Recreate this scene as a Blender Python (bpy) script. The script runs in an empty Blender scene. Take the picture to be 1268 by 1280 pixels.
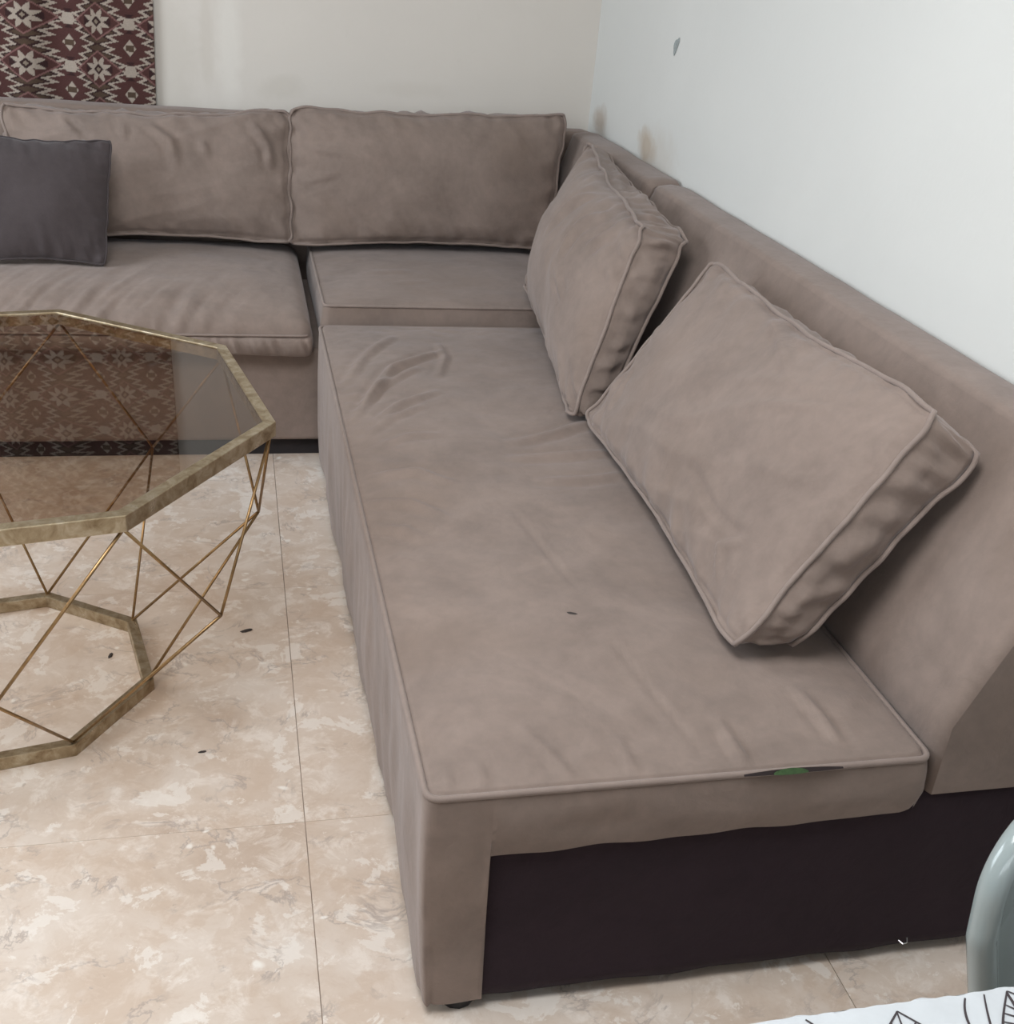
import bpy, math, random
from mathutils import Vector, Matrix, noise
import numpy as np

scene = bpy.context.scene
COL = scene.collection
PI = math.pi

# ------------------------------------------------------------------ camera
F_PX, YAW, PITCH, ROLL = 1419.32, 0.2589, 0.4667, 0.0936
CAM = Vector((-1.2214, -3.9996, 1.4099))
fw = Vector((math.sin(YAW) * math.cos(PITCH), math.cos(YAW) * math.cos(PITCH), -math.sin(PITCH)))
rt0 = Vector((math.cos(YAW), -math.sin(YAW), 0))
up0 = rt0.cross(fw)
rt = rt0 * math.cos(ROLL) + up0 * math.sin(ROLL)
up = -rt0 * math.sin(ROLL) + up0 * math.cos(ROLL)
cd = bpy.data.cameras.new('camera')
cam = bpy.data.objects.new('camera', cd)
COL.objects.link(cam)
cd.sensor_fit = 'HORIZONTAL'
cd.sensor_width = 36.0
cd.lens = 36.0 * F_PX / 1268.0
cd.clip_start = 0.02
cam.matrix_world = Matrix((
    (rt.x, up.x, -fw.x, CAM.x), (rt.y, up.y, -fw.y, CAM.y), (rt.z, up.z, -fw.z, CAM.z), (0, 0, 0, 1)))
scene.camera = cam

# ------------------------------------------------------------------ light
world = bpy.data.worlds.new('world')
scene.world = world
world.use_nodes = True
wb = world.node_tree.nodes['Background']
wb.inputs[0].default_value = (0.80, 0.90, 1.0, 1)
wb.inputs[1].default_value = 1.0


def area_light(name, loc, direction, sx, sy, power, color):
    l = bpy.data.lights.new(name, 'AREA')
    l.shape = 'RECTANGLE'
    l.size, l.size_y = sx, sy
    l.energy = power
    l.color = color
    o = bpy.data.objects.new(name, l)
    COL.objects.link(o)
    o.location = loc
    o.rotation_euler = Vector(direction).to_track_quat('-Z', 'Y').to_euler()
    return o


# daylight entering at the two window openings of the room
area_light('window_daylight_left', (-3.50, -1.55, 1.62), (1, -.15, -0.35), 1.5, 1.5, 33, (0.87, 0.94, 1.0))
area_light('window_daylight_front', (-1.9, -6.30, 1.7), (0, 1, -0.2), 2.6, 1.4, 16, (0.95, 0.98, 1.0))
# added overhead fill with no known lamp, above and beside the camera
area_light('added_top_light', (-1.6, -3.25, 2.70), (0, .05, -1), 1.1, 1.1, 36, (0.97, 0.99, 1.0))
scene.view_settings.view_transform = 'Standard'
scene.view_settings.look = 'None'
scene.view_settings.gamma = 1.0
scene.view_settings.use_curve_mapping = False
scene.view_settings.exposure = 0.70


# ------------------------------------------------------------------ helpers
def link(name, mesh, parent=None):
    o = bpy.data.objects.new(name, mesh)
    COL.objects.link(o)
    if parent:
        o.parent = parent
    return o


def mk(name, verts, faces, mat, parent=None, smooth=False, origin=None):
    """one mesh object; verts are in world space, origin becomes the object's location (top-level only)"""
    off = Vector((0, 0, 0))
    if origin is not None:
        off = Vector(origin)
    elif parent is not None:
        off = parent.location.copy()
        if parent.parent:
            off += parent.parent.location
    me = bpy.data.meshes.new(name)
    me.from_pydata([(v[0] - off.x, v[1] - off.y, v[2] - off.z) for v in verts], [], faces)
    me.update()
    if mat:
        me.materials.append(mat)
    if smooth:
        me.polygons.foreach_set('use_smooth', [True] * len(me.polygons))
    o = link(name, me, parent)
    if parent is None and origin is not None:
        o.location = off
    return o


def empty(name, loc):
    o = bpy.data.objects.new(name, None)
    o.empty_display_size = 0.1
    COL.objects.link(o)
    o.location = loc
    return o


def tag(o, label, cat, group=None):
    o['label'] = label
    o['category'] = cat
    if group:
        o['group'] = group
    return o


def structure(o):
    o['kind'] = 'structure'
    return o


def box_vf(x0, x1, y0, y1, z0, z1):
    v = [(x0, y0, z0), (x1, y0, z0), (x1, y1, z0), (x0, y1, z0), (x0, y0, z1), (x1, y0, z1), (x1, y1, z1), (x0, y1, z1)]
    f = [(0, 3, 2, 1), (4, 5, 6, 7), (0, 1, 5, 4), (1, 2, 6, 5), (2, 3, 7, 6), (3, 0, 4, 7)]
    return v, f


def merge(parts):
    V, F = [], []
    for v, f in parts:
        n = len(V)
        V += list(v)
        F += [tuple(i + n for i in q) for q in f]
    return V, F


def bevel(o, w, seg=2):
    m = o.modifiers.new('bevel', 'BEVEL')
    m.width = w
    m.segments = seg
    m.limit_method = 'ANGLE'
    return o


def tube_vf(pts, r, n=8, closed=False):
    pts = [Vector(p) for p in pts]
    m = len(pts)
    V, F = [], []
    prev = None
    for i, p in enumerate(pts):
        if closed:
            t = pts[(i + 1) % m] - pts[i - 1]
        else:
            t = pts[min(i + 1, m - 1)] - pts[max(i - 1, 0)]
        if t.length < 1e-9:
            t = Vector((0, 0, 1))
        t.normalize()
        if prev is None:
            a = Vector((0, 0, 1)) if abs(t.z) < .9 else Vector((1, 0, 0))
            nrm = (a - t * a.dot(t)).normalized()
        else:
            nrm = prev - t * prev.dot(t)
            nrm = nrm.normalized() if nrm.length > 1e-6 else prev
        prev = nrm
        b = t.cross(nrm)
        rr = r(i / max(m - 1, 1)) if callable(r) else r
        for k in range(n):
            a = 2 * PI * k / n
            V.append(p + nrm * (math.cos(a) * rr) + b * (math.sin(a) * rr))
    for i in range(m if closed else m - 1):
        j = (i + 1) % m
        for k in range(n):
            k2 = (k + 1) % n
            F.append((i * n + k, i * n + k2, j * n + k2, j * n + k))
    if not closed:
        F.append(tuple(range(n - 1, -1, -1)))
        F.append(tuple((m - 1) * n + k for k in range(n)))
    return V, F


def prism_vf(poly, axis, a0, a1):
    """extrude a 2-D polygon; axis 'y': poly=(x,z); axis 'x': poly=(y,z); axis 'z': poly=(x,y)"""
    def P(q, a):
        return {'y': (q[0], a, q[1]), 'x': (a, q[0], q[1]), 'z': (q[0], q[1], a)}[axis]
    n = len(poly)
    V = [P(q, a0) for q in poly] + [P(q, a1) for q in poly]
    F = [tuple(range(n)), tuple(range(2 * n - 1, n - 1, -1))]
    F += [(i, i + n, (i + 1) % n + n, (i + 1) % n) for i in range(n)]
    return V, F


def fix_normals(o):
    import bmesh
    bm = bmesh.new()
    bm.from_mesh(o.data)
    bmesh.ops.recalc_face_normals(bm, faces=bm.faces)
    bm.to_mesh(o.data)
    bm.free()
    return o


# ------------------------------------------------------------------ materials
def new_mat(name):
    m = bpy.data.materials.new(name)
    m.use_nodes = True
    nt = m.node_tree
    return m, nt, nt.nodes, nt.links, nt.nodes['Principled BSDF']


def tex_noise(N, L, vec, scale, detail=4, rough=.55, dist=0.0):
    t = N.new('ShaderNodeTexNoise')
    t.inputs['Scale'].default_value = scale
    t.inputs['Detail'].default_value = detail
    t.inputs['Roughness'].default_value = rough
    t.inputs['Distortion'].default_value = dist
    L.new(vec, t.inputs['Vector'])
    return t.outputs['Fac']


def ramp(N, L, fac, stops):
    r = N.new('ShaderNodeValToRGB')
    while len(r.color_ramp.elements) < len(stops):
        r.color_ramp.elements.new(0.5)
    for e, (p, c) in zip(r.color_ramp.elements, stops):
        e.position = p
        e.color = (*c, 1) if len(c) == 3 else c
    L.new(fac, r.inputs[0])
    return r.outputs[0]


def mixc(N, L, fac, a, b, mode='MIX'):
    m = N.new('ShaderNodeMix')
    m.data_type = 'RGBA'
    m.blend_type = mode
    for sock, val in ((m.inputs[0], fac), (m.inputs[6], a), (m.inputs[7], b)):
        if hasattr(val, 'is_output'):
            L.new(val, sock)
        elif isinstance(val, (int, float)):
            sock.default_value = val
        else:
            sock.default_value = (*val, 1)
    return m.outputs[2]


def math_n(N, L, op, a, b=None):
    m = N.new('ShaderNodeMath')
    m.operation = op
    for i, v in enumerate((a, b)):
        if v is None:
            continue
        if hasattr(v, 'is_output'):
            L.new(v, m.inputs[i])
        else:
            m.inputs[i].default_value = v
    return m.outputs[0]


def bump(N, L, B, height, strength, dist):
    b = N.new('ShaderNodeBump')
    b.inputs['Strength'].default_value = strength
    b.inputs['Distance'].default_value = dist
    L.new(height, b.inputs['Height'])
    L.new(b.outputs[0], B.inputs['Normal'])


def velvet(name, c, var=.19, sheen=.22, mott=1.0, dirt=None):
    m, nt, N, L, B = new_mat(name)
    geo = N.new('ShaderNodeNewGeometry')
    P = geo.outputs['Position']
    lo = tuple(x * (1 - var * mott) for x in c)
    hi = tuple(x * (1 + var * mott) for x in c)
    n1 = tex_noise(N, L, P, 5.5, 5, .6, .8)
    col = ramp(N, L, n1, [(.32, lo), (.5, c), (.68, hi)])
    n2 = tex_noise(N, L, P, 38, 3, .6, .2)
    col = mixc(N, L, .35, col, ramp(N, L, n2, [(.3, tuple(x * .82 for x in c)), (.7, tuple(x * 1.15 for x in c))]))
    if dirt:
        n3 = tex_noise(N, L, P, 2.3, 3, .5, .3)
        k = ramp(N, L, n3, [(.52, (0, 0, 0)), (.72, (1, 1, 1))])
        k2 = math_n(N, L, 'MULTIPLY', k, .45)
        col = mixc(N, L, k2, col, dirt)
    L.new(col, B.inputs['Base Color'])
    B.inputs['Roughness'].default_value = .85
    B.inputs['Specular IOR Level'].default_value = .15
    B.inputs['Sheen Weight'].default_value = sheen
    B.inputs['Sheen Roughness'].default_value = .45
    B.inputs['Sheen Tint'].default_value = (.95, .92, .95, 1)
    fine = tex_noise(N, L, P, 900, 2, .6)
    mid = tex_noise(N, L, P, 16, 4, .6, .6)
    h = math_n(N, L, 'ADD', math_n(N, L, 'MULTIPLY', fine, .12), math_n(N, L, 'MULTIPLY', mid, 1.0))
    bump(N, L, B, h, .22, .012)
    return m


FABRIC = velvet('taupe_velvet', (.226, .174, .149), dirt=(.200, .145, .114))
PIPE = velvet('taupe_piping', (.245, .192, .168), var=.05)
CHARCOAL = velvet('charcoal_fabric', (.060, .048, .049), var=.1, sheen=.25)
LINING = velvet('dark_lining_fabric', (.027, .0165, .022), var=.12, sheen=.05)


def plain(name, c, rough=.5, metal=0.0, spec=.5, var=0.0, scale=20):
    m, nt, N, L, B = new_mat(name)
    if var:
        geo = N.new('ShaderNodeNewGeometry')
        n = tex_noise(N, L, geo.outputs['Position'], scale, 4, .6, .4)
        L.new(ramp(N, L, n, [(.3, tuple(x * (1 - var) for x in c)), (.7, tuple(min(1, x * (1 + var)) for x in c))]), B.inputs['Base Color'])
    else:
        B.inputs['Base Color'].default_value = (*c, 1)
    B.inputs['Roughness'].default_value = rough
    B.inputs['Metallic'].default_value = metal
    B.inputs['Specular IOR Level'].default_value = spec
    return m


BLACK = plain('black_plastic', (.015, .013, .014), .5)
DARKCLOTH_AND_SHADE = plain('dark_underside_and_shade', (.02, .016, .017), .9, var=.2)  # chaise carcass, and the painted shade under the rear sofa
GREEN = plain('green_foam', (.042, .085, .030), .8, var=.35, scale=120)
SLIT = plain('seam_gap', (.02, .012, .012), .9)
WHITE_TRIM = plain('white_painted_trim', (.75, .75, .73), .4)
GREY_PLASTIC = plain('glossy_grey_plastic', (.27, .31, .31), .14, spec=.6)
CHROME = plain('grey_metal', (.5, .5, .5), .3, 1.0)
WOOD = plain('brown_wood', (.22, .13, .07), .5, var=.3, scale=12)
CLOTH_W = plain('white_cotton', (.47, .49, .51), .8, var=.05, scale=30)
INK = plain('dark_ink', (.035, .025, .028), .8)
CHIPGREY = plain('bare_plaster', (.30, .33, .33), .9, var=.25, scale=200)
CRUMB = plain('dark_crumb', (.03, .022, .02), .7)
LINT = plain('pale_lint', (.62, .6, .56), .9)


def brass():
    m, nt, N, L, B = new_mat('aged_brass')
    geo = N.new('ShaderNodeNewGeometry')
    n = tex_noise(N, L, geo.outputs['Position'], 35, 5, .65, .5)
    L.new(ramp(N, L, n, [(.25, (.20, .135, .07)), (.5, (.40, .32, .21)), (.75, (.58, .51, .39))]), B.inputs['Base Color'])
    B.inputs['Metallic'].default_value = .85
    r = ramp(N, L, n, [(.3, (.48,) * 3), (.7, (.26,) * 3)])
    L.new(r, B.inputs['Roughness'])
    bump(N, L, B, n, .15, .003)
    return m


BRASS = brass()
WIREM = plain('dark_brass_wire', (.30, .19, .09), .35, .85, var=.25, scale=60)


def glass():
    m, nt, N, L, B = new_mat('bronze_tinted_glass')
    out = N['Material Output']
    N.remove(B)
    tr = N.new('ShaderNodeBsdfTransparent')
    tr.inputs[0].default_value = (.70, .63, .56, 1)
    gl = N.new('ShaderNodeBsdfGlossy')
    gl.inputs['Roughness'].default_value = .012
    gl.inputs['Color'].default_value = (1, 1, 1, 1)
    fr = N.new('ShaderNodeFresnel')
    fr.inputs['IOR'].default_value = 1.45
    gb = N.new('ShaderNodeNewGeometry')
    front = math_n(N, L, 'SUBTRACT', 1.0, gb.outputs['Backfacing'])
    frf = math_n(N, L, 'MULTIPLY', fr.outputs[0], front)
    mx = N.new('ShaderNodeMixShader')
    L.new(frf, mx.inputs[0])
    L.new(tr.outputs[0], mx.inputs[1])
    L.new(gl.outputs[0], mx.inputs[2])
    # smears of dust
    geo = N.new('ShaderNodeNewGeometry')
    n = tex_noise(N, L, geo.outputs['Position'], 7, 6, .7, 1.0)
    k = ramp(N, L, n, [(.6, (0, 0, 0)), (.85, (.10, .10, .10))])
    df = N.new('ShaderNodeBsdfDiffuse')
    df.inputs[0].default_value = (.6, .58, .54, 1)
    mx2 = N.new('ShaderNodeMixShader')
    L.new(k, mx2.inputs[0])
    L.new(mx.outputs[0], mx2.inputs[1])
    L.new(df.outputs[0], mx2.inputs[2])
    L.new(mx2.outputs[0], out.inputs['Surface'])
    return m


GLASS = glass()


def window_glass():
    m, nt, N, L, B = new_mat('clear_window_glass')
    out = N['Material Output']
    N.remove(B)
    tr = N.new('ShaderNodeBsdfTransparent')
    tr.inputs[0].default_value = (.97, .98, .98, 1)
    gl = N.new('ShaderNodeBsdfGlossy')
    gl.inputs['Roughness'].default_value = .01
    mx = N.new('ShaderNodeMixShader')
    mx.inputs[0].default_value = .05
    L.new(tr.outputs[0], mx.inputs[1])
    L.new(gl.outputs[0], mx.inputs[2])
    L.new(mx.outputs[0], out.inputs['Surface'])
    return m


WGLASS = window_glass()


def stain_mask(N, L, P, centre, radii, nz, soft=.6):
    """1 inside an irregular ellipse on the wall, 0 outside"""
    mp = N.new('ShaderNodeVectorMath')
    mp.operation = 'SUBTRACT'
    L.new(P, mp.inputs[0])
    mp.inputs[1].default_value = centre
    dv = N.new('ShaderNodeVectorMath')
    dv.operation = 'DIVIDE'
    L.new(mp.outputs[0], dv.inputs[0])
    dv.inputs[1].default_value = radii
    ln = N.new('ShaderNodeVectorMath')
    ln.operation = 'LENGTH'
    L.new(dv.outputs[0], ln.inputs[0])
    d = math_n(N, L, 'ADD', ln.outputs['Value'], math_n(N, L, 'MULTIPLY', math_n(N, L, 'SUBTRACT', nz, .5), 1.3))
    return ramp(N, L, d, [(1 - soft, (1, 1, 1)), (1.0, (0, 0, 0))])


def wall_mat(name, c, stains):
    m, nt, N, L, B = new_mat(name)
    geo = N.new('ShaderNodeNewGeometry')
    P = geo.outputs['Position']
    n1 = tex_noise(N, L, P, 1.6, 5, .55, .3)
    col = ramp(N, L, n1, [(.3, tuple(x * .95 for x in c)), (.7, c)])
    n2 = tex_noise(N, L, P, 14, 5, .7, .3)
    col = mixc(N, L, ramp(N, L, n2, [(.62, (0, 0, 0)), (.8, (.10, .10, .10))]), col, tuple(x * .7 for x in c))
    nz = tex_noise(N, L, P, 11, 4, .6, .4)
    for (ctr, rad, sc, amt) in stains:
        k = math_n(N, L, 'MULTIPLY', stain_mask(N, L, P, ctr, rad, nz), amt)
        col = mixc(N, L, k, col, sc)
    L.new(col, B.inputs['Base Color'])
    B.inputs['Roughness'].default_value = .6
    B.inputs['Specular IOR Level'].default_value = .3
    h = tex_noise(N, L, P, 60, 4, .6)
    bump(N, L, B, h, .08, .004)
    return m


WALL_BACK = wall_mat('cream_wall_paint', (.67, .625, .575), [
    ((-1.22, 0, 1.05), (.05, 1, .30), (.76, .73, .68), .45),
    ((-1.29, 0, 1.08), (.025, 1, .24), (.55, .50, .44), .35),
    ((-1.05, 0, .91), (.10, 1, .05), (.52, .48, .42), .3),
    ((-.62, 0, .93), (.16, 1, .035), (.55, .5, .44), .2),
    ((-1.40, 0, .95), (.10, 1, .3), (.50, .46, .40), .28)])
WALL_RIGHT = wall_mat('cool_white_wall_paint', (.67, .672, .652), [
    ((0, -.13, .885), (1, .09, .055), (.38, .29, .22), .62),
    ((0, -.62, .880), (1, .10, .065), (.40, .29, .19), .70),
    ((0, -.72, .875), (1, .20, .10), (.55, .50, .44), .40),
    ((0, -2.1, 1.0), (1, .03, .08), (.66, .66, .64), .25)])
WALL_PLAIN = wall_mat('plain_wall_paint', (.38, .35, .32), [])
CEIL = plain('ceiling_paint', (.5, .49, .47), .8)


def stone():
    m, nt, N, L, B = new_mat('beige_marble')
    geo = N.new('ShaderNodeNewGeometry')
    oi = N.new('ShaderNodeObjectInfo')
    off = N.new('ShaderNodeVectorMath')
    off.operation = 'SCALE'
    comb = N.new('ShaderNodeCombineXYZ')
    L.new(oi.outputs['Random'], comb.inputs[0])
    L.new(oi.outputs['Random'], comb.inputs[1])
    L.new(comb.outputs[0], off.inputs[0])
    off.inputs['Scale'].default_value = 37.0
    ad = N.new('ShaderNodeVectorMath')
    ad.operation = 'ADD'
    L.new(geo.outputs['Position'], ad.inputs[0])
    L.new(off.outputs[0], ad.inputs[1])
    st = N.new('ShaderNodeMapping')
    st.inputs['Rotation'].default_value = (0, 0, .25)
    st.inputs['Scale'].default_value = (1.0, 1.1, 1)
    L.new(ad.outputs[0], st.inputs['Vector'])
    P = st.outputs[0]
    big = tex_noise(N, L, P, 3.6, 8, .66, .35)
    col = ramp(N, L, big, [(.30, (.48, .37, .295)), (.45, (.58, .475, .395)), (.58, (.64, .55, .48)), (.75, (.69, .625, .57))])
    mid = tex_noise(N, L, P, 15, 8, .72, .5)
    col = mixc(N, L, ramp(N, L, mid, [(.50, (0, 0, 0)), (.62, (.6, .6, .6))]), col, (.77, .70, .64))
    col = mixc(N, L, ramp(N, L, mid, [(.28, (.55, .55, .55)), (.42, (0, 0, 0))]), col, (.50, .375, .30))
    pat = tex_noise(N, L, P, 7.5, 7, .62, .25)
    col = mixc(N, L, ramp(N, L, pat, [(.53, (0, 0, 0)), (.555, (.42, .42, .42))]), col, (.53, .405, .315))
    pat2 = tex_noise(N, L, P, 11, 7, .66, .4)
    col = mixc(N, L, ramp(N, L, pat2, [(.57, (0, 0, 0)), (.59, (.55, .55, .55))]), col, (.78, .73, .68))
    # thin mineral veins and shell flecks
    vw = tex_noise(N, L, P, 7.5, 8, .62, .6)
    v = math_n(N, L, 'ABSOLUTE', math_n(N, L, 'SUBTRACT', vw, .5))
    brk = tex_noise(N, L, P, 9, 3, .5)
    vm = math_n(N, L, 'MULTIPLY', ramp(N, L, v, [(.0, (1, 1, 1)), (.022, (0, 0, 0))]), ramp(N, L, brk, [(.48, (0, 0, 0)), (.6, (.75, .75, .75))]))
    col = mixc(N, L, vm, col, (.36, .30, .27))
    vo = N.new('ShaderNodeTexVoronoi')
    vo.inputs['Scale'].default_value = 26
    vo.inputs['Randomness'].default_value = 1
    wp = mixc(N, L, .12, P, N.new('ShaderNodeTexNoise').outputs['Color'])
    L.new(wp, vo.inputs['Vector'])
    fl = math_n(N, L, 'MULTIPLY', ramp(N, L, vo.outputs['Distance'], [(.10, (1, 1, 1)), (.2, (0, 0, 0))]), ramp(N, L, brk, [(.56, (0, 0, 0)), (.62, (.8, .8, .8))]))
    col = mixc(N, L, fl, col, (.82, .78, .73))
    sp = tex_noise(N, L, P, 55, 3, .6, .5)
    col = mixc(N, L, ramp(N, L, sp, [(.70, (0, 0, 0)), (.76, (.5, .5, .5))]), col, (.35, .27, .22))
    L.new(col, B.inputs['Base Color'])
    B.inputs['Roughness'].default_value = .34
    B.inputs['Specular IOR Level'].default_value = .45
    bump(N, L, B, mid, .05, .002)
    return m


STONE = stone()
GROUT = plain('joint_grout', (.36, .28, .23), .9, var=.2)

# ------------------------------------------------------------------ room shell
X0, Y0, ZC = -3.4, -6.2, 2.75
floor = structure(mk('floor', *box_vf(X0, 0, Y0, 0, -.06, -.0035), GROUT))
TILE = .8
tv, tf = box_vf(.0008, TILE - .0008, .0003, TILE - .0003, -.02, 0)
tile_me = bpy.data.meshes.new('tile')
tile_me.from_pydata(tv, [], tf)
tile_me.materials.append(STONE)
xs = [-1.1241 + TILE * i for i in range(-3, 2)]
ys = [-2.4513 + TILE * j for j in range(-5, 4)]
for x in xs:
    for y in ys:
        xa, xb, ya, yb = max(x, X0), min(x + TILE, 0), max(y, Y0), min(y + TILE, 0)
        if xb - xa < .03 or yb - ya < .03:
            continue
        if xb - xa > TILE - 1e-4 and yb - ya > TILE - 1e-4:
            t = link('tile', tile_me, floor)
            t.location = (x, y, 0)
        else:
            mk('tile', *box_vf(xa + .0008, xb - .0008, ya + .0003, yb - .0003, -.02, 0), STONE, floor)

wall_back = structure(mk('wall_back', *box_vf(X0 - .15, .12, 0, .12, -.06, ZC), WALL_BACK))
wall_right = structure(mk('wall_right', *box_vf(0, .12, Y0, 0, -.06, ZC), WALL_RIGHT))
structure(mk('ceiling', *box_vf(X0 - .15, .12, Y0 - .15, .12, ZC, ZC + .1), CEIL))
# left wall with a large glazed opening, front wall with a window (both beside / behind the camera)
WY0, WY1, WZ0, WZ1 = -2.40, -.70, .80, 2.45
structure(mk('wall_left', *merge([
    box_vf(X0 - .15, X0, Y0, WY0, -.06, ZC), box_vf(X0 - .15, X0, WY1, 0, -.06, ZC),
    box_vf(X0 - .15, X0, WY0, WY1, -.06, WZ0), box_vf(X0 - .15, X0, WY0, WY1, WZ1, ZC)]), WALL_PLAIN))
FX0, FX1, FZ0, FZ1 = -3.2, -.6, .9, 2.5
structure(mk('wall_front', *merge([
    box_vf(X0 - .15, FX0, Y0 - .15, Y0, -.06, ZC), box_vf(FX1, .12, Y0 - .15, Y0, -.06, ZC),
    box_vf(FX0, FX1, Y0 - .15, Y0, -.06, FZ0), box_vf(FX0, FX1, Y0 - .15, Y0, FZ1, ZC)]), WALL_PLAIN))
w1 = structure(mk('window_1', *merge([
    box_vf(X0 - .10, X0 - .04, WY0, WY0 + .06, WZ0, WZ1), box_vf(X0 - .10, X0 - .04, WY1 - .06, WY1, WZ0, WZ1),
    box_vf(X0 - .10, X0 - .04, WY0 + .06, WY1 - .06, WZ0, WZ0 + .06), box_vf(X0 - .10, X0 - .04, WY0 + .06, WY1 - .06, WZ1 - .06, WZ1),
    box_vf(X0 - .10, X0 - .04, -1.58, -1.52, WZ0 + .06, WZ1 - .06)]), WHITE_TRIM))
for a, b in ((WY0 + .06, -1.58), (-1.52, WY1 - .06)):
    mk('pane', *box_vf(X0 - .074, X0 - .068, a, b, WZ0 + .06, WZ1 - .06), WGLASS, w1)
w2 = structure(mk('window_2', *merge([
    box_vf(FX0, FX0 + .06, Y0 - .10, Y0 - .04, FZ0, FZ1), box_vf(FX1 - .06, FX1, Y0 - .10, Y0 - .04, FZ0, FZ1),
    box_vf(FX0 + .06, FX1 - .06, Y0 - .10, Y0 - .04, FZ0, FZ0 + .06), box_vf(FX0 + .06, FX1 - .06, Y0 - .10, Y0 - .04, FZ1 - .06, FZ1),
    box_vf(-1.93, -1.87, Y0 - .10, Y0 - .04, FZ0 + .06, FZ1 - .06)]), WHITE_TRIM))
for a, b in ((FX0 + .06, -1.93), (-1.87, FX1 - .06)):
    mk('pane', *box_vf(a, b, Y0 - .074, Y0 - .068, FZ0 + .06, FZ1 - .06), WGLASS, w2)

# chip knocked out of the right wall's paint: a bare, slightly sunken flake with a raised paint rim
random.seed(4)
ring = []
for k in range(14):
    a = 2 * PI * k / 14
    r = 1 + .22 * math.sin(3 * a + 1) + random.uniform(-.1, .1)
    ring.append((-.758 + .017 * r * math.cos(a) - .010 * math.sin(a), 1.180 + .024 * r * math.sin(a)))
V = [(-.0012, a, b) for a, b in ring] + [(-.0025, -.758 + (a + .758) * .8, 1.18 + (b - 1.18) * .8) for a, b in ring] + [(-.0006, -.758, 1.18)]
nR = len(ring)
chip = mk('plaster_chip', V, [(i, (i + 1) % nR, (i + 1) % nR + nR, i + nR) for i in range(nR)] + [(i + nR, (i + 1) % nR + nR, 2 * nR) for i in range(nR)], CHIPGREY, wall_right)
chip['label'] = 'grey bare chip in the white paint'

# ------------------------------------------------------------------ soft goods
def fbm(p, s, o=3):
    return noise.fractal((p[0] * s, p[1] * s, p[2] * s), 1.0, 2.0, o)


def seg_dist(px, py, a, b):
    dx, dy = b[0] - a[0], b[1] - a[1]
    t = max(0, min(1, ((px - a[0]) * dx + (py - a[1]) * dy) / (dx * dx + dy * dy + 1e-12)))
    return math.hypot(px - a[0] - t * dx, py - a[1] - t * dy), t


def crease_val(x, y, creases):
    d = 0
    for pts, w, amp in creases:
        best = 9
        n = len(pts) - 1
        bt = 0
        for i in range(n):
            e, t = seg_dist(x, y, pts[i], pts[i + 1])
            if e < best:
                best, bt = e, (i + t) / n
        if best < 4 * w:
            env = .25 + .75 * math.sin(PI * min(max(bt, 0), 1)) ** .6
            q = best / w
            d += 1.6 * amp * env * (math.exp(-q * q) - .45 * math.exp(-((q - 1.9) / .8) ** 2))
    return d


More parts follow.
